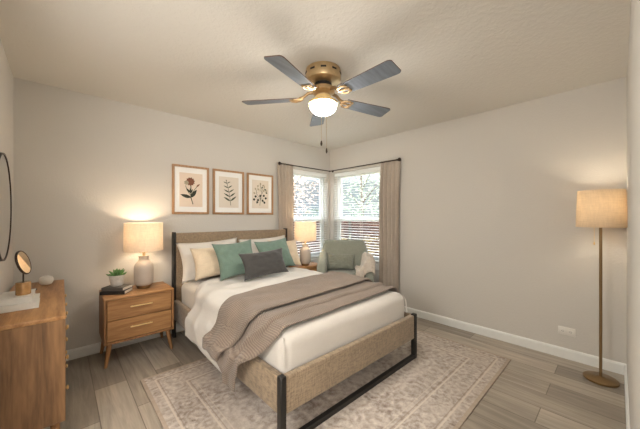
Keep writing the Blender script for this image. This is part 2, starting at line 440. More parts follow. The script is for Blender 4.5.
def make_window(name, w, z0, z1, mtx):
    """local frame: X along the wall from 0 to w, Y outward, Z up"""
    root = bpy.data.objects.new(name, None); COL.objects.link(root); root.matrix_world = mtx; struct(root)
    bm = new_bm(); y0, y1 = .085, .135; t = .035
    for lo, hi in (((0, y0, z0), (t, y1, z1)), ((w-t, y0, z0), (w, y1, z1)), ((t, y0, z0), (w-t, y1, z0+t)), ((t, y0, z1-t), (w-t, y1, z1))):
        add_box(bm, lo, hi, .004, 1)
    obj('window_frame', bm, 'white_vinyl', root)
    zm = 1.255
    def sash(nm, a, b, yy):
        bm = new_bm(); s = .045
        for lo, hi in (((t, yy, a), (t+s, yy+.022, b)), ((w-t-s, yy, a), (w-t, yy+.022, b)), ((t+s, yy, a), (w-t-s, yy+.022, a+s)), ((t+s, yy, b-s), (w-t-s, yy+.022, b))):
            add_box(bm, lo, hi, .003, 1)
        o = obj(nm, bm, 'white_vinyl', root)
        bm = new_bm(); add_box(bm, (t+s, yy+.008, a+s), (w-t-s, yy+.013, b-s)); obj('pane', bm, 'window_glass', o)
    sash('upper_sash', zm-.025, z1-t, .108); sash('lower_sash', z0+t, zm+.03, .086)
    bm = new_bm(); add_box(bm, (t, .131, z0+t), (w-t, .1325, zm-.02)); obj('insect_screen', bm, 'insect_mesh', root)
    bm = new_bm(); add_box(bm, (-.02, -.010, z0-.045), (w+.02, .084, z0), .004, 2); add_box(bm, (-.01, -.008, z0-.1), (w+.01, 0, z0-.045), .003, 1)
    obj('window_sill', bm, 'white_trim', root)
    return root
MA = Matrix.Translation((WA['a0'], 0, 0))
MB_ = Matrix.Translation((0, WB['a1'], 0)) @ Matrix.Rotation(-PI/2, 4, 'Z')     # local X -> -Y, local Y -> +X
make_window('window_1', WA['a1']-WA['a0'], .62, 2.03, MA)
make_window('window_2', WB['a1']-WB['a0'], .62, 2.03, MB_)

def make_blind(w, mtx, label):
    root = thing('window_blind', label, 'blind', group='white blinds in the corner windows'); root.matrix_world = mtx
    g = .008
    bm = new_bm(); add_box(bm, (g, .012, 1.965), (w-g, .062, 2.027), .004, 2); obj('headrail', bm, 'blind_white', root)
    bm = new_bm(); z = 1.945
    while z > .665:
        th = math.radians(5)
        m = Matrix.Translation((0, .037, z)) @ Matrix.Rotation(th, 4, 'X')
        add_box(bm, (g, -.024, -.0016), (w-g, .024, .0016), mtx=m); z -= .040
    obj('slats', bm, 'blind_white', root, smooth=False)
    bm = new_bm(); add_box(bm, (g, .014, .628), (w-g, .060, .648), .004, 2); obj('bottom_rail', bm, 'blind_white', root)
    for f in (.14, .5, .86):
        bm = new_bm()
        add_box(bm, (w*f-.0015, .0125, .64), (w*f+.0015, .0135, 1.97)); add_box(bm, (w*f-.0015, .0605, .64), (w*f+.0015, .0615, 1.97))
        obj('ladder_cord', bm, 'blind_white', root, smooth=False)
    bm = new_bm(); add_tube(bm, [(w*.06, .006, 1.98), (w*.06, .004, 1.2)], .0035, 8); obj('tilt_wand', bm, 'plastic_white', root)
make_blind(WA['a1']-WA['a0'], MA, 'open white slatted blind in the window behind the bedside lamp')
make_blind(WB['a1']-WB['a0'], MB_, 'open white slatted blind in the window right behind the armchair')

# ------------------------------------------------------------------ outdoors
bm = new_bm(); add_box(bm, (-8, TK+.002, -.5), (16, 16, -.3)); add_box(bm, (TK+.002, -8, -.5), (16, TK+.002, -.3)); struct(obj('ground', bm, 'lawn'))
def fence(p, q, label):
    p, q = Vector(p), Vector(q); d = q-p; ln = d.length; a = math.atan2(d.y, d.x)
    root = thing('garden_fence', label, 'fence', p, a, 'fences beyond the windows')
    bm = new_bm()
    for i in range(11): add_box(bm, (0, -.012, -.3+i*.135), (ln, .012, -.3+i*.135+.122), .004, 1)
    obj('fence_boards', bm, 'fence_wood', root, smooth=False)
    n = int(ln/1.8)
    for i in range(n+1):
        bm = new_bm(); x = min(max(i*ln/n, .05), ln-.05); add_box(bm, (x-.045, .012, -.3), (x+.045, .10, 1.24)); obj('fence_post', bm, 'fence_wood', root, smooth=False)
fence((-1.5, 3.6, 0), (4.6, 3.6, 0), 'rust brown board fence seen through the window behind the bedside lamp')
fence((4.75, 3.6, 0), (4.75, -1.2, 0), 'rust brown board fence seen through the window behind the armchair')

def leaf_cloud(bm, c, r, n, s):
    for _ in range(n):
        while True:
            p = Vector((random.uniform(-1, 1), random.uniform(-1, 1), random.uniform(-1, 1)))
            if .15 < p.length < 1: break
        p = Vector((c[0]+p.x*r[0], c[1]+p.y*r[1], c[2]+p.z*r[2]))
        a = Vector((random.gauss(0, 1), random.gauss(0, 1), random.gauss(0, 1))).normalized()
        b = a.orthogonal().normalized(); k = s*random.uniform(.6, 1.3)
        vs = [bm.verts.new(p+q) for q in (-a*k, b*k*.5, a*k, -b*k*.5)]
        bm.faces.new(vs)
def tree(x, y, h, r, n, leaf, label, s=.07):
    root = thing('garden_tree', label, 'tree', (x, y, -.3), group='trees beyond the fence')
    bm = new_bm(); add_tube(bm, [(0, 0, 0), (.05, .03, h*.4), (0, .08, h*.7), (.1, 0, h*.95)], [.09, .07, .045, .015], 8)
    for i in range(9):
        a = random.uniform(0, 2*PI); z = h*random.uniform(.35, .8); q = r*random.uniform(.6, 1)
        add_tube(bm, [(0.02, .05, z), (q*.5*math.cos(a), q*.5*math.sin(a), z+.25*h*.5), (q*math.cos(a), q*math.sin(a), z+.3*h*.7)], [.03, .02, .007], 6)
    obj('trunk', bm, 'trunk_bark', root)
    bm = new_bm(); leaf_cloud(bm, (0, 0, h*.68), (r, r, h*.38), n, s); obj('crown', bm, leaf, root, smooth=False)
def shrub(x, y, h, r, n, leaf, label, s=.05):
    bm = new_bm(); leaf_cloud(bm, (0, 0, h*.5), (r, r, h*.5), n, s)
    tag(obj('garden_shrub', bm, leaf, smooth=False, loc=(x, y, -.3)), label, 'shrub', 'shrubs outside the windows')
BESIDE, MID, CHAIR = 'through the window behind the bedside lamp', 'between the two corner windows', 'through the window behind the armchair'
tree(1.6, 6.3, 4.4, 1.2, 900, 'leaf_green', 'pale leafy tree seen ' + BESIDE)
tree(4.3, 6.6, 4.6, 1.25, 1000, 'leaf_rust', 'tall russet tree seen high at the left edge of the armchair window')
tree(7.2, 5.0, 4.8, 1.4, 1300, 'leaf_green', 'loose green tree seen high in the middle of the armchair window')
tree(7.4, 1.8, 3.8, 1.2, 900, 'leaf_rust', 'russet tree seen low beside the drawn curtain of the armchair window')
HEDGE = (((.7, 4.4), 'leftmost of the dark hedge shrubs, seen ' + BESIDE), ((2.1, 4.4), 'dark hedge shrub beside the window frame, seen ' + BESIDE), ((3.5, 4.4), 'dark hedge shrub over the fence, seen ' + MID),
         ((5.6, 4.1), 'dark hedge shrub at the fence corner, seen ' + CHAIR), ((5.6, 2.7), 'dark hedge shrub over the middle of the fence, seen ' + CHAIR), ((5.6, 1.3), 'dark hedge shrub seen at the curtain edge of the armchair window'))
for (x, y), lb in HEDGE: shrub(x, y, 2.0, .60, 1100, 'leaf_dark', lb, .055)
shrub(3.0, 2.75, 1.15, .5, 260, 'leaf_yellow', 'low yellow flowering shrub before the fence, seen at the left edge of the armchair window')
shrub(4.05, 2.1, 1.05, .5, 260, 'leaf_yellow', 'low yellow shrub before the fence, seen in the middle of the armchair window')
shrub(4.1, .9, .95, .4, 200, 'leaf_green', 'small green shrub before the fence, seen beside the drawn curtain')

# ------------------------------------------------------------------ curtains and rod
RO, RZ = .046, 2.068
rod = thing('curtain_rod', 'thin dark bronze corner curtain rod across both windows', 'curtain rod', (-RO, -RO, RZ))
bm = new_bm(); add_tube(bm, [(0, 0, 0), (-1.0, 0, 0)], .008, 12); obj('rod_bar', bm, 'dark_bronze', rod)
bm = new_bm(); add_tube(bm, [(0, 0, 0), (0, -1.30, 0)], .008, 12); obj('rod_bar', bm, 'dark_bronze', rod)
fin = [(.008, -.012), (.013, -.008), (.013, 0), (.009, .004), (.02, .012), (.026, .026), (.02, .04), (.006, .047)]
for m in (Matrix.Translation((-1.0, 0, 0)) @ Matrix.Rotation(-PI/2, 4, 'Y'), Matrix.Translation((0, -1.30, 0)) @ Matrix.Rotation(PI/2, 4, 'X')):
    bm = new_bm(); add_lathe(bm, fin, 20, mtx=m); obj('finial', bm, 'dark_bronze', rod)
bm = new_bm(); add_lathe(bm, [(.003, -.014), (.011, -.01), (.014, 0), (.011, .01), (.003, .014)], 16); obj('corner_joint', bm, 'dark_bronze', rod)
for p, n in (((-.97, 0, 0), (0, 1, 0)), ((0, -1.27, 0), (1, 0, 0)), ((0, -.03, 0), (1, 0, 0))):
    bm = new_bm(); p = Vector(p); n = Vector(n)
    add_tube(bm, [p, p+n*(RO-.001)], .006, 8); add_tube(bm, [p+n*(RO-.008), p+n*(RO-.001)], .02, 14); obj('bracket', bm, 'dark_bronze', rod)

def curtain(mtx, w, label, ph):
    nf = 5
    def f(u, v):
        z = (RZ+.018)*(1-v) + .012*v
        amp = .014 + .042*min(1, v*4)
        k = PI*nf*u + ph
        c_ = abs(math.sin(k))**.75
        y = .030 - amp*c_*(1+.25*math.sin(k*.37+2*v)) + .004*nz(u*9, v*3, ph)
        x = (u-.5)*w*(1-.06*math.sin(PI*v)) + .004*math.sin(2*k)*min(1, v*3)
        return Vector((x, y, z))
    bm = new_bm(); add_grid(bm, 196, 40, f)
    o = obj('curtain', bm, 'curtain_linen', angle=180); o.matrix_world = mtx; solidify(o, .003)
    return tag(o, label, 'curtain', 'linen curtains')
curtain(Matrix.Translation((-.955, -RO, 0)), .29, 'beige pleated linen curtain hanging between the framed prints and the window', .4)
curtain(Matrix.Translation((-RO, -1.225, 0)) @ Matrix.Rotation(-PI/2, 4, 'Z'), .32, 'beige pleated linen curtain hanging right beside the armchair', 1.3)

# ------------------------------------------------------------------ rug
bm = new_bm(); cx, cy = (RX0+RX1)/2, (RY0+RY1)/2
add_box(bm, (RX0-cx, RY0-cy, 0), (RX1-cx, RY1-cy, .011), .004, 2)
tag(obj('area_rug', bm, 'vintage_rug', loc=(cx, cy, .0005)), 'faded beige vintage patterned rug under the bed', 'rug')

# ------------------------------------------------------------------ bed
BX0, BX1, BYF, BYH = -2.506, -1.01, -2.135, -.090
bed = thing('bed', 'queen bed with woven tan upholstered frame and black metal posts', 'bed', ((BX0+BX1)/2, 0, 0))
bx = (BX0+BX1)/2; hw = (BX1-BX0)/2
bm = new_bm(); add_box(bm, (-hw+.026, BYH-.064, .17), (hw-.026, BYH, 1.118), .012, 3); obj('headboard', bm, 'bed_linen', bed)
for s in (-1, 1):
    bm = new_bm(); add_box(bm, (min(s*hw, s*(hw-.026)), BYH-.067, 0.0), (max(s*hw, s*(hw-.026)), BYH+.003, 1.13), .003, 1); obj('headboard_post', bm, 'black_metal', bed)
for s in (-1, 1):
    bm = new_bm(); a, b = sorted((s*(hw-.004), s*(hw-.05))); add_box(bm, (a, BYF+.04, .195), (b, BYH-.068, .405), .010, 3); obj('side_rail', bm, 'bed_linen', bed)
bm = new_bm(); add_box(bm, (-hw+.04, BYF+.004, .195), (hw-.04, BYF+.05, .405), .010, 3); obj('footboard', bm, 'bed_linen', bed)
for s in (-1, 1):
    bm = new_bm(); a, b = sorted((s*hw, s*(hw-.038))); add_box(bm, (a, BYF, .012), (b, BYF+.04, .413), .003, 1); obj('foot_post', bm, 'black_metal', bed)
bm = new_bm(); add_box(bm, (-hw+.038, BYF+.003, .012), (hw-.038, BYF+.037, .046), .002, 1); obj('floor_rail', bm, 'black_metal', bed)
bm = new_bm()
for i in range(11): y = -.32-i*.168; add_box(bm, (-hw+.051, y-.04, .268), (hw-.051, y+.04, .286))
obj('bed_slats', bm, 'oak', bed)

MX0, MX1, MYF, MYH, MZ = -2.446, -1.070, -2.072, -.158, .605
def soft_block(bm, lo, hi, r, amp, seed, n=8):
    add_box(bm, lo, hi, r, 6)
    bmesh.ops.subdivide_edges(bm, edges=[e for e in bm.edges if e.calc_length() > .12], cuts=n, use_grid_fill=True)
    for v in bm.verts:
        v.co += Vector((nz(v.co.y, v.co.z, seed, 7), nz(v.co.x, v.co.z, seed+3, 7), nz(v.co.x, v.co.y, seed+5, 6)))*amp
bm = new_bm(); soft_block(bm, (MX0, MYF, .296), (MX1, MYH, MZ), .075, .0035, 1.3, 9)
mat_o = tag(obj('mattress', bm, 'sheet_cotton', angle=180), 'thick mattress in white sheet in the tan bed frame', 'mattress')
# sheet tuck pleats at the foot corners
for s, x in ((-1, MX0+.012), (1, MX1-.012)):
    bm = new_bm(); add_tube(bm, [(x+s*.002, MYF+.006, .42), (x+s*.004, MYF+.004, .47), (x+s*.001, MYF+.010, .53), (x-s*.014, MYF+.03, .578)], [.004, .006, .006, .003], 8)
    obj('sheet_pleat', bm, 'sheet_cotton', mat_o)

MCX, MHW = (MX0+MX1)/2, (MX1-MX0)/2
def over_mattress(a, d, out=.055):
    """a: signed cloth length measured from the bed's middle; d: height above the mattress. returns x, z and the outward normal"""
    s = 1 if a >= 0 else -1; a = abs(a); r = .075; flat = MHW - r
    if a <= flat: return MCX+s*a, MZ+d, 0.
    q = (a-flat)/(r+d); 
    if q < PI/2: return MCX+s*(flat+(r+d)*math.sin(q)), MZ-r+(r+d)*math.cos(q), q/(PI/2)
    dn = (q-PI/2)*(r+d); k = min(1, dn/.16); k = k*k*(3-2*k)
    return MCX+s*(MHW+d+(out if s < 0 else .02)*k), MZ-r-dn, 1.
ARC = MHW-.075 + .1*PI/2
# duvet
def duvet_fn(u, v):
    a0, a1 = -(ARC+.305), ARC+.015
    a = a0 + (a1-a0)*u
    left = max(0, min(1, (-a-.35)/.45)); left = left*left*(3-2*left)
    yh = -.47 - .25*left - .06*max(0, (-a-ARC))/.3
    y = yh + (-1.52-yh)*v
    edge = min(v, 1-v)*4
    puff = .024*min(1, (min(v, .25)*4)**.5) + .010
    under = max(0, min(1, (-1.06-y)/.16))
    d = .014 + puff*(.8+.4*nz(a*2.2, y*2.2, 2.)*(1-under))*(1-.8*under) + (.014*nz(a*5, y*7, 4.) + .026*(1-abs(nz(a*2.2+y*3, y*3.5-a*2.6, 6.)))**3 - .012)*(1-under) - .006*under
    if a > .5: d = d + (.013-d)*min(1, (a-.5)/.18)
    x, z, side = over_mattress(a, max(.012, d), .075)
    if side >= 1:
        hang = -a-ARC
        x += -(.008*math.sin(y*15+1) + .010*nz(y*5, z*4, 1.))*min(1, max(0, hang)*6)*(1-under) if a < 0 else 0
        x = min(x, -2.535) if (a < 0 and z < .43) else x
    z_off = 0
    if a < 0 and side >= 1: z_off = -.025*v*min(1, max(0, -a-ARC)/.3)
    return Vector((x, y, max(z + z_off, .17)))
bm = new_bm(); add_grid(bm, 90, 46, duvet_fn)
o = obj('duvet', bm, 'white_cotton', angle=180); solidify(o, .012, 1.0)
tag(o, 'puffy white duvet draped over the mattress and hanging over the bed side', 'duvet')

# knitted throw, folded double towards the foot of the bed
PROF = [(.58, .026), (.615, .029), (.635, .036), (.637, .046), (.61, .053), (.52, .047), (.4, .042), (.25, .041), (.12, .039), (.03, .036), (.0, .024), (.02, .008), (.1, .004), (.25, .003), (.4, .003), (.52, .003), (.60, .004), (.68, .008), (.74, .016), (.79, .026), (.815, .030), (.83, .022), (.835, .010), (.87, .005), (.93, .006), (.98, .006), (1.0, .0)]
def throw_fn(u, v):
    k = v*(len(PROF)-1); i = min(int(k), len(PROF)-2); f = k-i
    g = PROF[i][0]*(1-f)+PROF[i+1][0]*f; h = PROF[i][1]*(1-f)+PROF[i+1][1]*f
    low = max(0, min(1, (g-.55)/.2)) if v > .45 else 0
    a0, a1 = -(ARC+.255+.085*low), ARC+.095
    a = a0+(a1-a0)*u
    w = (a+MHW)/(2*MHW); w = max(0, min(1, w))
    yh = -1.30*(1-w) - 1.13*w; yf = -2.03*(1-w) - 1.965*w
    hang = max(0, -a-ARC+.06)
    yf += min(.30, hang*.95)
    y = yh + (yf-yh)*g + .014*nz(a*2.5, 1.7, 2)
    t_ = max(0, min(1, (-1.48-y)/.16)); t_ = t_*t_*(3-2*t_)
    under = .037 - .017*t_
    fold = .5+.5*math.sin(y*19+a*2.2+2.2*nz(a*2, y*1.5, 0)); fold = fold**2
    d = under + h*.85 + .004*(1+nz(a*4, y*9, 3.)) + .018*fold*(.4+.7*min(1, hang*6))
    x, z, side = over_mattress(a, d, .085)
    if side >= 1 and a < 0:
        k2 = min(1, hang*5)
        x -= (.010+.012*fold)*k2
        x = min(x, -2.572-h*1.5-.012*fold) if z < .43 else x
        z -= .02*nz(y*4, 3.3, h*9)*k2
    return Vector((x, y, max(z, .14)))
bm = new_bm()
add_grid(bm, 130, 130, throw_fn, uv=lambda u, v: (u*2.2, v*1.9))
o = obj('throw_blanket', bm, 'taupe_knit', angle=180); solidify(o, .008, 1.0)
tag(o, 'taupe ribbed knit throw folded across the foot of the bed', 'blanket')

# pillows
def pillow(name, w, h, t, mat, ctr_bottom, tilt, yaw, roll, label, cat, group=None, seed=0., pinch=.07, piping=False):
    """pillow standing on its lower edge, leaning back (towards +Y) by tilt from the vertical"""
    n = 26
    def side(sg):
        def f(u, v):
            a, b = 2*u-1, 2*v-1
            px = a*(1-pinch*(1-b*b)*abs(a)); pz = b*(1-pinch*(1-a*a)*abs(b))
            e = max(0, (1-a*a)*(1-b*b))
            th = t*.5*(e**.52) * (1-.14*b)
            wr = .016*nz(a*2.2, b*2.2, seed+sg) + .010*nz(a*5, b*5, seed+sg*2) + .010*abs(nz(a*3+b*2, b*3-a, seed+7))
            return Vector((px*w/2, sg*(th + wr*min(1, e*3)), (pz+1)*h/2))
        return f
    bm = new_bm(); add_grid(bm, n, n, side(-1)); add_grid(bm, n, n, side(1))
    bmesh.ops.remove_doubles(bm, verts=bm.verts, dist=.0008)
    o = obj(name, bm, mat, angle=180)
    o.matrix_world = Matrix.Translation(ctr_bottom) @ Matrix.Rotation(yaw, 4, 'Z') @ Matrix.Rotation(-tilt, 4, 'X') @ Matrix.Rotation(roll, 4, 'Y')
    if piping:
        pts = []
        bm = new_bm()
        for i in range(4*n):
            s, k = divmod(i, n); q = 2*k/n-1
            a, b = [(q, -1), (1, q), (-q, 1), (-1, -q)][s]
            px = a*(1-pinch*(1-b*b)); pz = b*(1-pinch*(1-a*a)); pts.append(Vector((px*w/2, 0, (pz+1)*h/2)))
        add_tube(bm, pts+[pts[0]], .004, 6); obj('piping', bm, mat, o)
    return tag(o, label, cat, group)
D = math.radians
pillow('bed_pillow', .70, .43, .17, 'white_pillow_cotton', (-2.13, -.335, .622), D(19), D(1), D(-2), 'white pillow against the headboard behind the cream square cushion', 'pillow', 'white sleeping pillows', 1., .10)
pillow('bed_pillow', .70, .43, .17, 'white_pillow_cotton', (-1.425, -.335, .622), D(19), D(-1), D(-2), 'white pillow against the headboard behind the charcoal and right green cushions', 'pillow', 'white sleeping pillows', 5., .10)
pillow('square_cushion', .47, .345, .15, 'cream_cotton', (-2.175, -.525, .662), D(24), D(-2), D(-2), 'cream square cushion left of the green cushion, in front of a white pillow', 'cushion', 'cream cushions', 9., .11)
pillow('square_cushion', .44, .36, .13, 'cream_cotton', (-1.275, -.525, .662), D(24), D(-2), D(2), 'cream cushion mostly hidden behind the green cushion nearest the window', 'cushion', 'cream cushions', 12., .11)
pillow('square_cushion', .44, .40, .15, 'green_cotton', (-2.02, -.735, .676), D(28), D(-5), D(-4), 'sage green square cushion between the cream and charcoal cushions', 'cushion', 'sage green cushions', 15., .12)
pillow('square_cushion', .45, .38, .15, 'green_cotton', (-1.53, -.725, .690), D(28), D(-3), D(-4), 'sage green square cushion behind the right end of the charcoal cushion', 'cushion', 'sage green cushions', 19., .12)
pillow('lumbar_cushion', .52, .275, .14, 'charcoal_cotton', (-1.835, -.945, .688), D(23), D(-3), D(-3), 'charcoal lumbar cushion frontmost on the bed', 'cushion', None, 23., .12)

# ------------------------------------------------------------------ nightstands
def make_nightstand(label, loc):
    w, d, z0, z1 = .545, .40, .195, .596
    root = thing('nightstand', label, 'nightstand', loc, 0, 'oak nightstands beside the bed')
    bm = new_bm(); t = .02; h = w/2
    add_box(bm, (-h, -d, z0), (-h+t, 0, z1-t), .002, 1); add_box(bm, (h-t, -d, z0), (h, 0, z1-t), .002, 1)
    add_box(bm, (-h+t, -d, z0), (h-t, 0, z0+t), .002, 1); add_box(bm, (-h+t, -.012, z0+t), (h-t, 0, z1-t)); add_box(bm, (-h+t, -d+.03, .39), (h-t, -.012, .40))
    obj('carcass', bm, 'oak_upright', root)
    bm = new_bm(); add_box(bm, (-h, -d, z1-t), (h, 0, z1), .003, 2); obj('tabletop', bm, 'oak', root)
    for a, b in ((z0+t+.004, .3915), (.3985, z1-t-.004)):
        bm = new_bm(); add_box(bm, (-h+t+.004, -d+.006, a), (h-t-.004, -d+.022, b), .002, 1)
        add_box(bm, (-h+t+.012, -d+.022, a+.01), (h-t-.012, -.03, a+.016))
        dr = obj('drawer', bm, 'oak', root)
        zc = (a+b)/2 + .012
        bm = new_bm(); add_tube(bm, [(-.085, -d-.018, zc), (.085, -d-.018, zc)], .0058, 10)
        for s in (-1, 1): add_tube(bm, [(s*.07, -d+.004, zc), (s*.07, -d-.018, zc)], .0035, 8)
        obj('handle', bm, 'brass', dr)
    for sx in (-1, 1):
        for sy in (0, 1):
            y = -d+.05 if sy == 0 else -.05; yy = y + (-.025 if sy == 0 else .025)
            bm = new_bm(); add_tube(bm, [(sx*(h-.045), y, z0), (sx*(h-.03), (y+yy)/2, z0/2), (sx*(h-.015), yy, .0)], [.021, .017, .012], 14)
            for v in bm.verts:
                if v.co.z < .004: v.co.z = 0
                if v.co.z > z0-.005: v.co.z = z0
            obj('leg', bm, 'oak_upright', root)
    return root
NS1 = make_nightstand('oak two-drawer nightstand between dresser and bed, under lamp, books and succulent', (-2.845, -.02, 0))
NS2 = copy_tree(NS1); NS2.location = (-.758, -.155, 0)
NS2['label'] = 'oak nightstand between the bed and the sage armchair, mostly hidden by the bed'
NS2.scale = (.85, .66, 1)

# ------------------------------------------------------------------ table lamps
def make_table_lamp(label, loc):
    root = thing('table_lamp', label, 'table lamp', loc, 0, 'lit bedside lamps')
    body = [(.046, 0), (.050, .004), (.060, .030), (.074, .040), (.081, .055), (.083, .09), (.083, .200), (.080, .222), (.070, .244), (.055, .260), (.046, .268), (.043, .285), (.044, .312), (.046, .316)]
    bm = new_bm(); add_lathe(bm, body, 40); obj('lamp_body', bm, 'ceramic_grey', root)
    bm = new_bm(); add_lathe(bm, [(.0525, .002), (.0545, .006), (.0625, .030), (.061, .032)], 40, cap0=False, cap1=False); obj('base_band', bm, 'lamp_bronze', root)
    bm = new_bm(); add_lathe(bm, [(.012, .316), (.012, .345), (.018, .347), (.018, .385), (.008, .39)], 20)
    add_tube(bm, [(0, 0, .36), (.0, 0, .36)], .001, 4)
    for k in range(3):
        a = 2*PI*k/3+.4; add_tube(bm, [(.012*math.cos(a), .012*math.sin(a), .342), (.158*math.cos(a), .158*math.sin(a), .371)], .002, 6)
    obj('socket', bm, 'brass', root)
    bm = new_bm(); add_lathe(bm, [(.166, .367), (.163, .639), (.161, .639), (.164, .367), (.166, .367)], 56, cap0=False, cap1=False); obj('lamp_shade', bm, 'linen_shade', root, angle=60)
    bm = new_bm(); add_lathe(bm, [(.008, .39), (.014, .40), (.026, .43), (.030, .455), (.024, .48), (.008, .492)], 20); obj('bulb', bm, 'lit_bulb', root)
    l = point_light('lamp_glow', (0, 0, .54), TABLE_W, WARM, .04); l.parent = root
    return root
LP1 = make_table_lamp('lit grey ceramic lamp with linen shade on the nightstand near the dresser', (-2.785, -.20, .596))
LP2 = copy_tree(LP1); LP2.location = (-.815, -.32, .596); LP2.scale = (.96, .96, .98); LP2['label'] = 'lit ceramic lamp with linen shade in front of the window, beside the curtain'

# ------------------------------------------------------------------ books and succulent on the nightstand
def book(name, w, d, t, cover, label, cat_loc, rz, group, pages='paper'):
    root = thing(name, label, 'book', cat_loc, rz, group); c = .003
    bm = new_bm(); add_box(bm, (-w/2+.004, -d/2+.004, c), (w/2-.004, d/2-.004, t-c)); obj('page_block', bm, pages, root, smooth=False)
    bm = new_bm(); add_box(bm, (-w/2, -d/2, 0), (w/2, d/2, c), .001, 1); add_box(bm, (-w/2, -d/2, t-c), (w/2, d/2, t), .001, 1); add_box(bm, (-w/2, -d/2, c), (-w/2+c, d/2, t-c))
    obj('cover', bm, cover, root)
    return root
# spines face the room (local -X turned to world -Y / left)
book('book', .155, .20, .031, 'book_black', 'black hardback lying lowest in the pair under the succulent', (-3.005, -.240, .5965), math.radians(57), 'books under the succulent')
book('book', .145, .185, .029, 'book_grey', 'dark grey hardback lying uppermost, right under the succulent pot', (-3.000, -.235, .6280), math.radians(50), 'books under the succulent')
pot = thing('succulent', 'small green succulent in a pale concrete pot on the dark books', 'plant', (-3.003, -.228, .6575)); pot.scale = (1.2, 1.2, 1.2)
bm = new_bm(); add_lathe(bm, [(.030, 0), (.038, .004), (.044, .03), (.048, .062), (.050, .080), (.049, .083), (.044, .083), (.042, .070), (.041, .062)], 32); obj('pot', bm, 'concrete_pot', pot)
bm = new_bm(); add_lathe(bm, [(.0405, .060), (.0405, .070), (.02, .076)], 24); obj('soil', bm, 'soil', pot)
bm = new_bm()
for layer, (nn, ln, el) in enumerate(((11, .062, 18), (10, .060, 42), (7, .052, 63), (4, .042, 80))):
    for i in range(nn):
        a = 2*PI*(i+layer*.37)/nn + random.uniform(-.12, .12); e = math.radians(el+random.uniform(-8, 8))
        dirv = Vector((math.cos(a)*math.cos(e), math.sin(a)*math.cos(e), math.sin(e))); l = ln*random.uniform(.85, 1.15)
        p = Vector((0, 0, .074)); mid = p+dirv*l*.55
        add_tube(bm, [p, mid, p+dirv*l*.85+Vector((0, 0, .004)), p+dirv*l+Vector((0, 0, .009))], [.004, .0085, .005, .0008], 7)
obj('leaves', bm, 'succulent_green', pot)

# ------------------------------------------------------------------ dresser at the left wall
DX0, DX1, DY0, DY1, DZ0, DZ1 = -3.652, -3.362, -1.345, -.16, .19, .762
dl = DY1-DY0; dw = DX1-DX0
dr_root = thing('dresser', 'long oak dresser with brass knobs against the left wall', 'dresser', ((DX0+DX1)/2, (DY0+DY1)/2, 0))
hx, hy, t = dw/2, dl/2, .022
bm = new_bm()
add_box(bm, (-hx, -hy, DZ0), (hx, -hy+t, DZ1-t), .002, 1); add_box(bm, (-hx, hy-t, DZ0), (hx, hy, DZ1-t), .002, 1)
add_box(bm, (-hx, -hy+t, DZ0), (hx, hy-t, DZ0+t), .002, 1); add_box(bm, (-hx, -hy+t, DZ0+t), (-hx+.012, hy-t, DZ1-t)); add_box(bm, (-hx+.012, -.008, DZ0+t), (hx-.022, .008, DZ1-t))
obj('carcass', bm, 'oak_side_shaded', dr_root)
bm = new_bm(); add_box(bm, (-hx, -hy, DZ1-t), (hx, hy, DZ1), .003, 2); obj('tabletop', bm, 'oak_long', dr_root)
rows = 3; zz = DZ0+t+.002; hh = (DZ1-t-zz)/rows
for c in range(2):
    for r in range(rows):
        y0 = -hy+t+.003 if c == 0 else .003; y1 = -.003 if c == 0 else hy-t-.003
        bm = new_bm(); add_box(bm, (hx-.021, y0, zz+r*hh), (hx-.003, y1, zz+(r+1)*hh-.004), .002, 1); d_ = obj('drawer', bm, 'oak_long', dr_root)
        for f in (.22, .78):
            m = Matrix.Translation((hx-.003, y0+(y1-y0)*f, zz+(r+.5)*hh)) @ Matrix.Rotation(PI/2, 4, 'Y')
            bm = new_bm(); add_lathe(bm, [(.005, 0), (.005, .007), (.011, .009), (.013, .013), (.010, .017), (.003, .018)], 16, mtx=m); obj('knob', bm, 'brass', d_)
for sx in (-1, 1):
    for sy in (-1, 1):
        bm = new_bm(); add_tube(bm, [(sx*(hx-.045), sy*(hy-.06), DZ0), (sx*(hx-.028), sy*(hy-.03), 0)], [.022, .012], 14)
        for v in bm.verts: v.co.z = 0 if v.co.z < .05 else DZ0
        obj('leg', bm, 'oak_upright', dr_root)

def white_book(w, d, t, loc, rz, label):
    book('coffee_table_book', w, d, t, 'book_white', label, loc, rz, 'white books on the dresser')
white_book(.26, .168, .034, (-3.562, -.945, DZ1+.0005), math.radians(91), 'thick white book lying on the dresser, lower of the pair')
white_book(.235, .142, .034, (-3.572, -.935, DZ1+.035), math.radians(88.5), 'thick white book on top of another on the dresser')
# vanity mirror
vm = thing('vanity_mirror', 'small round bronze tabletop mirror with amber cylinder base on the white books', 'mirror', (-3.545, -.968, DZ1+.0695))
bm = new_bm(); add_lathe(bm, [(.030, 0), (.033, .003), (.033, .070), (.030, .074), (.008, .075)], 32); obj('base', bm, 'amber_glass', vm)
bm = new_bm(); add_tube(bm, [(0, 0, .074), (0, 0, .125)], .004, 10); obj('stem', bm, 'dark_bronze', vm)
nrm = Vector((.92, -.26, .26)).normalized(); q = nrm.to_track_quat('Z', 'Y').to_matrix().to_4x4()
mm = Matrix.Translation((0, 0, .19)) @ q
R_ = .068
bm = new_bm(); add_lathe(bm, [(R_-.002, .004), (R_, .006), (R_+.004, .005), (R_+.006, 0), (R_+.004, -.005), (.02, -.006)], 40, cap0=False, mtx=mm); obj('mirror_rim', bm, 'dark_bronze', vm)
bm = new_bm(); add_lathe(bm, [(R_, -.004), (R_, .0045)], 40, mtx=mm); obj('mirror_plate', bm, 'mirror_glass', vm)
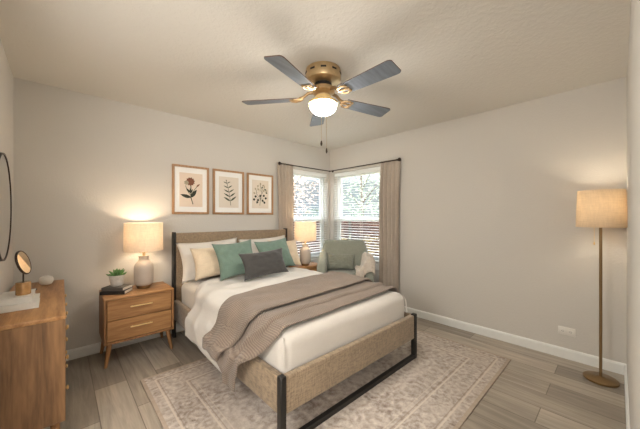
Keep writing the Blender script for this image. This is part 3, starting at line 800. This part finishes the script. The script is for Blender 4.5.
# ceramic bud vase and dark dish
bm = new_bm(); add_lathe(bm, [(.020, 0), (.030, .004), (.040, .020), (.043, .038), (.038, .056), (.024, .066), (.013, .068), (.012, .073), (.009, .073), (.008, .06)], 36)
tag(obj('bud_vase', bm, 'ceramic_white', loc=(-3.466, -.33, DZ1+.0005)), 'squat pale ceramic bud vase at the far end of the dresser', 'vase')
bm = new_bm(); add_lathe(bm, [(.020, 0), (.036, .003), (.040, .010), (.038, .010), (.030, .005), (.005, .004)], 28)
tag(obj('trinket_dish', bm, 'dark_bronze', loc=(-3.545, -.52, DZ1+.0005)), 'small dark dish on the dresser between mirror and vase', 'dish')

# wall mirror
wm = thing('wall_mirror', 'round thin-rimmed mirror on the left wall above the dresser', 'mirror', (-W, -.735, 1.355))
mx = Matrix.Rotation(PI/2, 4, 'Y'); R2 = .335
bm = new_bm(); add_lathe(bm, [(R2-.005, .003), (R2-.005, .026), (R2+.005, .026), (R2+.005, .003)], 72, mtx=mx); obj('mirror_rim', bm, 'dark_bronze', wm)
bm = new_bm(); add_lathe(bm, [(R2-.004, .006), (R2-.004, .0225)], 72, mtx=mx); obj('mirror_plate', bm, 'mirror_glass', wm)

# ------------------------------------------------------------------ framed botanical prints
def art_leaf(bm, p, ang, ln, w, y, n=8):
    """flat leaf outline in the XZ plane"""
    pts = []
    for i in range(n+1): t = i/n; pts.append((t*ln, w*math.sin(PI*t**.8)))
    for i in range(n-1, 0, -1): t = i/n; pts.append((t*ln, -w*math.sin(PI*t**.8)))
    c, s = math.cos(ang), math.sin(ang)
    bm.faces.new([bm.verts.new((p[0]+a*c-b*s, y, p[1]+a*s+b*c)) for a, b in pts])
def art_stem(bm, pts, w, y):
    for a, b in zip(pts, pts[1:]):
        d = Vector((b[0]-a[0], b[1]-a[1])); n_ = Vector((-d.y, d.x)).normalized()*w
        bm.faces.new([bm.verts.new(v) for v in ((a[0]+n_.x, y, a[1]+n_.y), (b[0]+n_.x, y, b[1]+n_.y), (b[0]-n_.x, y, b[1]-n_.y), (a[0]-n_.x, y, a[1]-n_.y))])
def frame_print(x0, x1, z0, z1, label, paper, draw):
    w, h = x1-x0, z1-z0
    root = thing('framed_print', label, 'picture', ((x0+x1)/2, -.001, (z0+z1)/2), 0, 'botanical prints above the headboard')
    f, hw_, hh_ = .024, w/2, h/2
    bm = new_bm()
    for lo, hi in (((-hw_, -.025, -hh_), (-hw_+f, 0, hh_)), ((hw_-f, -.025, -hh_), (hw_, 0, hh_)), ((-hw_+f, -.025, -hh_), (hw_-f, 0, -hh_+f)), ((-hw_+f, -.025, hh_-f), (hw_-f, 0, hh_))):
        add_box(bm, lo, hi, .002, 1)
    obj('frame', bm, 'frame_wood', root)
    bm = new_bm(); add_box(bm, (-hw_+f, -.012, -hh_+f), (hw_-f, -.002, hh_-f)); obj('mat_board', bm, 'mat_board', root, smooth=False)
    pw, ph = hw_-.075, hh_-.085
    bm = new_bm(); add_box(bm, (-pw, -.0128, -ph), (pw, -.0118, ph)); pr = obj('art_paper', bm, paper, root, smooth=False)
    draw(pr, pw, ph)
def ink(name, bm, m, parent): return obj(name, bm, m, parent, smooth=False)
def draw_peony(pr, pw, ph):
    k = ph; y = -.0134
    bm = new_bm(); art_stem(bm, [(.10*k, -.85*k), (-.02*k, -.45*k), (-.02*k, 0), (-.02*k, .35*k)], .005, y)
    art_stem(bm, [(-.02*k, -.3*k), (.2*k, .05*k), (.42*k, .32*k)], .003, y); art_stem(bm, [(-.02*k, -.35*k), (-.25*k, 0), (-.32*k, .25*k)], .003, y); ink('stem', bm, 'ink_green', pr)
    bm = new_bm()
    for a, l, w_ in ((165, .62, .10), (55, .60, .11), (150, .34, .05)): art_leaf(bm, (-.02*k, -.45*k), math.radians(a), l*k, w_*k, y-.0002)
    for a, l, w_ in ((100, .32, .05), (70, .3, .04), (130, .4, .05)): art_leaf(bm, (-.02*k, -.2*k), math.radians(a), l*k, w_*k, y-.0003)
    ink('leaf_drawing', bm, 'ink_dark', pr)
    bm = new_bm()
    for i in range(11): art_leaf(bm, (-.05*k, .5*k), 2*PI*i/11+.2, .27*k, .10*k, y-.0004-.00002*i)
    art_leaf(bm, (.30*k, .22*k), math.radians(40), .26*k, .05*k, y-.0004)
    ink('flower_drawing', bm, 'ink_brown', pr)
    bm = new_bm()
    for i in range(7): art_leaf(bm, (-.27*k, .42*k), 2*PI*i/7, .15*k, .06*k, y-.0008-.00002*i)
    ink('petal_drawing', bm, 'ink_pale', pr)
def draw_fern(pr, pw, ph):
    k = ph; y = -.0134
    ax = lambda t: ((.12-.30*t+.05*math.sin(3*t))*k, (-.85+1.55*t)*k)
    bm = new_bm(); art_stem(bm, [ax(t/8) for t in range(9)], .003, y); ink('stem', bm, 'ink_green', pr)
    bm = new_bm()
    for i in range(5):
        t = .18+.185*i; p = ax(t); l = (.56-.07*i)*k
        art_leaf(bm, p, math.radians(38-i*2), l, l*.10, y-.0002); art_leaf(bm, p, math.radians(150+i*2), l*.95, l*.10, y-.0003)
    art_leaf(bm, ax(1), math.radians(100), .14*k, .03*k, y-.0002)
    ink('leaf_drawing', bm, 'ink_green', pr)
def draw_euc(pr, pw, ph):
    k = ph; y = -.0134
    bm = new_bm(); art_stem(bm, [(-.05*k, -.8*k), (.0, -.35*k), (.12*k, .05*k), (.02*k, .45*k), (-.02*k, .7*k)], .003, y)
    art_stem(bm, [(.12*k, .05*k), (.3*k, .3*k), (.32*k, .55*k)], .0025, y); art_stem(bm, [(0, -.3*k), (-.3*k, 0), (-.34*k, .3*k)], .0025, y); ink('stem', bm, 'ink_green', pr)
    bm = new_bm()
    for px, pz, a in ((-.3, -.2, 160), (-.42, -.35, 200), (-.2, -.5, 230), (.1, -.4, -30), (.28, -.5, -60), (.35, -.3, 20), (.0, -.2, 100), (.2, -.15, 40), (-.1, -.42, 180)): art_leaf(bm, (px*k, pz*k), math.radians(a), .2*k, .085*k, y-.0002); art_stem(bm, [(.0, -.32*k), (px*k, pz*k)], .0012, y-.0001)
    ink('leaf_drawing', bm, 'ink_dark', pr)
    bm = new_bm()
    for px, pz, a in ((.2, .2, 60), (.4, .25, 10), (.3, .45, 80), (-.1, .3, 150), (-.35, .28, 120), (-.25, .5, 60), (0, .65, 90), (.15, .6, 30), (-.4, .05, 170)): art_leaf(bm, (px*k, pz*k), math.radians(a), .2*k, .06*k, y-.0003); art_stem(bm, [(.06*k, .25*k), (px*k, pz*k)], .0012, y-.0001)
    ink('bud_drawing', bm, 'ink_pale', pr)
    bm = new_bm()
    for px, pz, a in ((.32, .32, 20), (.42, .15, -20), (.1, .42, 60)): art_leaf(bm, (px*k, pz*k), math.radians(a), .17*k, .06*k, y-.0004); art_stem(bm, [(.25*k, .25*k), (px*k, pz*k)], .0012, y-.0001)
    ink('sprig_drawing', bm, 'ink_green', pr)
frame_print(-2.481, -2.076, 1.326, 1.883, 'wood framed print of a brown flower with dark leaves', 'art_paper', draw_peony)
frame_print(-2.027, -1.616, 1.326, 1.883, 'wood framed print of a single green fern-like sprig', 'art_paper_cool', draw_fern)
frame_print(-1.571, -1.162, 1.326, 1.883, 'wood framed print of round dark leaves with pale buds', 'art_paper_cool', draw_euc)

# ------------------------------------------------------------------ armchair
ARM_LOC, ARM_ROT = (-.538, -.832, .0125), math.radians(-47)
ac = thing('armchair', 'sage green upholstered armchair in the window corner', 'armchair', ARM_LOC, ARM_ROT)
def rrect(cx_, cy_, z, hw_, hd, r, tilt=0., n=5):
    pts = []
    for sx, sy, a0 in ((1, 1, 0), (-1, 1, 90), (-1, -1, 180), (1, -1, 270)):
        for i in range(n+1):
            a = math.radians(a0+90*i/n); pts.append(Vector((cx_+sx*(hw_-r)+r*math.cos(a), cy_+sy*(hd-r)+r*math.sin(a), z)))
    return pts
bm = new_bm(); rs = []
for z, cyy, w_, d_, r in ((.17, .19, .24, .06, .05), (.20, .19, .255, .075, .06), (.40, .215, .262, .080, .07), (.585, .24, .275, .08, .07), (.66, .265, .34, .08, .07), (.78, .295, .335, .072, .065), (.87, .312, .31, .064, .06), (.92, .318, .29, .054, .05), (.94, .32, .26, .03, .028)):
    rs.append(rrect(0, cyy, z, w_, d_, r))
add_loft(bm, rs); obj('backrest', bm, 'sage_upholstery', ac, angle=70)
for s in (-1, 1):
    bm = new_bm(); rs = []
    for i, (y, zt, x, w_) in enumerate(((.17, .79, .30, .05), (.10, .765, .308, .054), (-.02, .73, .31, .057), (-.14, .70, .31, .058), (-.215, .675, .31, .058), (-.255, .64, .308, .053), (-.27, .59, .306, .04))):
        zb = .165 if i < 5 else (.175 if i == 5 else .21); r = .048 if i < 6 else .035
        ring = []
        hz = (zt-zb)/2; zc = (zt+zb)/2
        for p in rrect(0, 0, 0, w_, hz, min(r, w_*.9)): ring.append(Vector((s*x+p.x + s*.0, y, zc+p.y)))
        rs.append(ring)
    add_loft(bm, rs); obj('armrest', bm, 'sage_upholstery', ac, angle=70)
bm = new_bm(); add_box(bm, (-.25, -.24, .17), (.25, .13, .385), .02, 3); obj('seat_base', bm, 'sage_upholstery', ac)
bm = new_bm(); soft_block(bm, (-.245, -.265, .388), (.245, .13, .548), .05, .005, 4.4, 4); obj('seat_cushion', bm, 'sage_upholstery', ac, angle=180)
for sx in (-1, 1):
    for sy in (-1, 1):
        bm = new_bm(); add_tube(bm, [(sx*.20, sy*.19, .172), (sx*.22, sy*.225, 0)], [.02, .012], 12)
        for v in bm.verts: v.co.z = (0 if sy < 0 else -.0125) if v.co.z < .05 else .17
        obj('leg', bm, 'oak_upright', ac)
AM = Matrix.Translation(ARM_LOC) @ Matrix.Rotation(ARM_ROT, 4, 'Z')
pillow('lumbar_cushion', .36, .22, .12, 'sage_cushion', AM @ Vector((-.055, -.005, .562)), math.radians(24), ARM_ROT, math.radians(1), 'sage green lumbar cushion on the armchair', 'cushion', None, 31.)
# beige throw over the arm nearest the curtain and down on to the seat
path = [(.369, .70), (.358, .725), (.335, .745), (.31, .75), (.275, .738), (.247, .69), (.236, .63), (.215, .59), (.18, .575), (.155, .572), (.135, .570)]
def arm_throw(u, v):
    k = u*(len(path)-1); i = min(int(k), len(path)-2); f = k-i
    x = path[i][0]*(1-f)+path[i+1][0]*f; z = path[i][1]*(1-f)+path[i+1][1]*f
    y = .06 - .10*(1-u)**2 - (.42+.16*u)*v + .012*nz(u*4, v*3, 8)
    if u < .62: z += max(0, (min(y, .06)+.14))*.27 - .01
    rip = .012*(1+math.sin(u*17+v*5+1.8*nz(u*3, v*2, 5)))
    if u < .16: x += .006
    z += rip + .008
    drop = max(0, -.292-y); y = max(y, -.292) - (rip*1.1 if drop > 0 else 0)
    x -= .05*u*min(1, drop*4)
    return Vector((x-(.006 if .45 < u < .75 else 0), y, z-drop))
bm = new_bm(); add_grid(bm, 60, 44, arm_throw)
o = obj('arm_throw', bm, 'beige_throw', angle=180); o.matrix_world = AM; solidify(o, .006, 1.0)
tag(o, 'crumpled beige throw draped over the armchair arm nearest the curtain', 'blanket')

# ------------------------------------------------------------------ ceiling fan
FX, FY = -1.885, -1.815
fan = thing('ceiling_fan', 'five-blade ceiling fan with brass housing and lit globe', 'ceiling fan', (FX, FY, H))
bm = new_bm(); add_lathe(bm, [(.112, 0), (.134, -.006), (.138, -.02), (.138, -.082), (.134, -.094), (.120, -.099), (.075, -.112)], 48); hs = obj('motor_housing', bm, 'antique_brass', fan)
for k in range(10):
    a = 2*PI*k/10+.2; m = Matrix.Rotation(a, 4, 'Z')
    bm = new_bm(); add_box(bm, (.1365, -.020, -.050), (.1394, .020, -.036), .001, 1, mtx=m); obj('vent_slot', bm, 'black_metal', hs)
bm = new_bm(); add_lathe(bm, [(.066, -.112), (.066, -.142)], 32); obj('neck', bm, 'black_metal', fan)
bm = new_bm(); add_lathe(bm, [(.06, -.142), (.085, -.146), (.09, -.16), (.09, -.178), (.07, -.19), (.05, -.196), (.05, -.204)], 40); obj('flywheel', bm, 'antique_brass', fan)
bm = new_bm(); add_lathe(bm, [(.05, -.204), (.062, -.21), (.064, -.232), (.085, -.244), (.110, -.254), (.114, -.262), (.114, -.272), (.104, -.276)], 44); obj('light_fitter', bm, 'brass', fan)
bm = new_bm(); add_lathe(bm, [(.100, -.272), (.103, -.282), (.101, -.297), (.090, -.318), (.070, -.335), (.044, -.346), (.018, -.350), (.004, -.351)], 40); obj('globe', bm, 'fan_globe_glass', fan)
for k, deg in enumerate((199, 270.5, 346, 52.5, 129)):
    a = math.radians(deg); m0 = Matrix.Rotation(a, 4, 'Z')
    m = m0 @ Matrix.Translation((0, 0, -.222)) @ Matrix.Rotation(math.radians(-11), 4, 'X')
    # blade iron
    bm = new_bm()
    add_tube(bm, [m0 @ Vector((.075, 0, -.172)), m0 @ Vector((.12, 0, -.178)), m0 @ Vector((.155, 0, -.205)), m0 @ Vector((.19, 0, -.214))], [.014, .012, .011, .012], 8)
    for sy in (-1, 0, 1):
        add_tube(bm, [m @ Vector((.165, sy*.006, .0)), m @ Vector((.19, sy*.032, -.003)), m @ Vector((.225, sy*.042, -.006)), m @ Vector((.25, sy*.026, -.007))], [.008, .009, .009, .007], 8)
        add_lathe(bm, [(.014, -.011), (.014, -.004)], 12, mtx=m @ Matrix.Translation((.25, sy*.030, 0)))
    irn = obj('blade_iron', bm, 'iron_brass', fan)
    # blade outline
    out = []
    r0, r1 = .20, .645
    for i in range(13): t = i/12; x = r0+(r1-r0-.035)*t; out.append((x, .055+.016*t))
    for i in range(1, 8): q = PI/2*i/8; out.append((r1-.035+.035*math.sin(q), .050*1+.021*math.cos(q)))
    out = out + [(x, -y) for x, y in reversed(out)]
    bm = new_bm()
    lo = [bm.verts.new(m @ Vector((x, y, -.003))) for x, y in out]; hi = [bm.verts.new(m @ Vector((x, y, .003))) for x, y in out]
    f0 = bm.faces.new(lo[::-1]); f1 = bm.faces.new(hi)
    for i in range(len(lo)):
        f = bm.faces.new((lo[i], lo[(i+1) % len(lo)], hi[(i+1) % len(lo)], hi[i])); f.material_index = 1
    bl = obj('blade', bm, ['fan_blade_grey', 'blade_edge'], fan, smooth=False)
for x, y, l_, r in ((-.092, -.078, .61, .0045), (-.064, -.104, .665, .0035)):
    bm = new_bm(); add_tube(bm, [(x, y, -.262), (x, y, -l_+.02)], .0013, 6)
    ch = obj('pull_chain', bm, 'antique_brass', fan)
    bm = new_bm(); add_lathe(bm, [(.002, -l_+.025), (r+.002, -l_+.018), (r+.004, -l_), (r, -l_-.012), (.002, -l_-.014)], 12, ctr=(x, y)); obj('pull_knob', bm, 'dark_bronze', ch)

# ------------------------------------------------------------------ floor lamp
fl = thing('floor_lamp', 'tall bronze floor lamp with linen drum shade in the corner', 'floor lamp', (-.252, -3.288, 0))
bm = new_bm(); add_lathe(bm, [(.100, .0), (.104, .004), (.104, .016), (.096, .022), (.03, .026), (.016, .034)], 48); obj('base', bm, 'lamp_bronze', fl)
bm = new_bm(); add_tube(bm, [(0, 0, .03), (0, 0, 1.29)], .0095, 14); obj('pole', bm, 'lamp_bronze', fl)
bm = new_bm(); add_lathe(bm, [(.016, 1.29), (.016, 1.335), (.006, 1.34)], 16)
for k in range(3):
    a = 2*PI*k/3; add_tube(bm, [(.01*math.cos(a), .01*math.sin(a), 1.295), (.144*math.cos(a), .144*math.sin(a), 1.225)], .002, 6)
obj('socket', bm, 'lamp_bronze', fl)
bm = new_bm(); add_lathe(bm, [(.147, 1.212), (.136, 1.502), (.134, 1.502), (.145, 1.212), (.147, 1.212)], 56, cap0=False, cap1=False); obj('lamp_shade', bm, 'linen_shade_tall', fl, angle=60)
bm = new_bm(); add_lathe(bm, [(.008, 1.34), (.014, 1.348), (.028, 1.375), (.028, 1.392), (.008, 1.415)], 20); obj('bulb', bm, 'lit_bulb', fl)
bm = new_bm(); add_tube(bm, [(-.035, .035, 1.30), (-.035, .035, 1.09)], .0014, 6); ch = obj('pull_cord', bm, 'brass', fl)
bm = new_bm(); add_lathe(bm, [(.002, 1.095), (.006, 1.088), (.006, 1.075), (.002, 1.07)], 12, ctr=(-.035, .035)); obj('pull_knob', bm, 'brass', ch)
l = point_light('floor_lamp_glow', (0, 0, 1.385), FLOOR_W, (1.0, .88, .70), .04); l.parent = fl

# wall outlet, mounted sideways
ot = thing('wall_outlet', 'white power outlet plate mounted sideways low on the right wall', 'outlet', (0, -3.062, .248))
bm = new_bm(); add_box(bm, (-.006, -.06, -.037), (0, .06, .037), .003, 2); obj('cover_plate', bm, 'plastic_white', ot)
for s in (-1, 1):
    bm = new_bm(); add_box(bm, (-.008, s*.027-.017, -.016), (-.006, s*.027+.017, .016), .0008, 1); rc = obj('receptacle', bm, 'plastic_white', ot)
    bm = new_bm(); add_box(bm, (-.0086, s*.027-.008, .004), (-.0080, s*.027+.002, .006)); add_box(bm, (-.0086, s*.027-.008, -.006), (-.0080, s*.027+.002, -.004)); add_box(bm, (-.0086, s*.027+.006, -.002), (-.0080, s*.027+.010, .002))
    obj('socket_slots', bm, 'plastic_slot', rc, smooth=False)

# unseen fill lamp added in the hallway to brighten the bedroom
hl = thing('hall_fill_light', 'added round frosted fill light in the unseen hallway behind the doorway', 'fill light', (-3.95, -4.9, 1.7))
bm = new_bm(); m = Matrix.Rotation(-PI/2, 4, 'X'); add_lathe(bm, [(.12, 0), (.12, .02)], 36, mtx=m); obj('mount', bm, 'antique_brass', hl)
bm = new_bm(); add_lathe(bm, [(.11, .02), (.10, .05), (.07, .075), (.01, .09)], 36, mtx=m); obj('glass_bowl', bm, 'fill_globe', hl)
l = point_light('hall_fill', (0, .42, 0), HALL_FILL_W, (1, .98, .95), .22); l.parent = hl
# fill lamp added out of view beyond the opening in the left wall
cl = thing('alcove_fill_light', 'added round frosted fill light in the unseen dressing alcove', 'fill light', (-4.35, -2.6, 1.55))
m = Matrix.Rotation(PI/2, 4, 'Y')
bm = new_bm(); add_lathe(bm, [(.12, 0), (.12, .02)], 36, mtx=m); obj('mount', bm, 'antique_brass', cl)
bm = new_bm(); add_lathe(bm, [(.11, .02), (.10, .05), (.07, .075), (.01, .09)], 36, mtx=m); obj('glass_bowl', bm, 'fill_globe', cl)
l = point_light('alcove_fill', (.36, 0, 0), ALCOVE_FILL_W, (1, .98, .95), .26); l.parent = cl
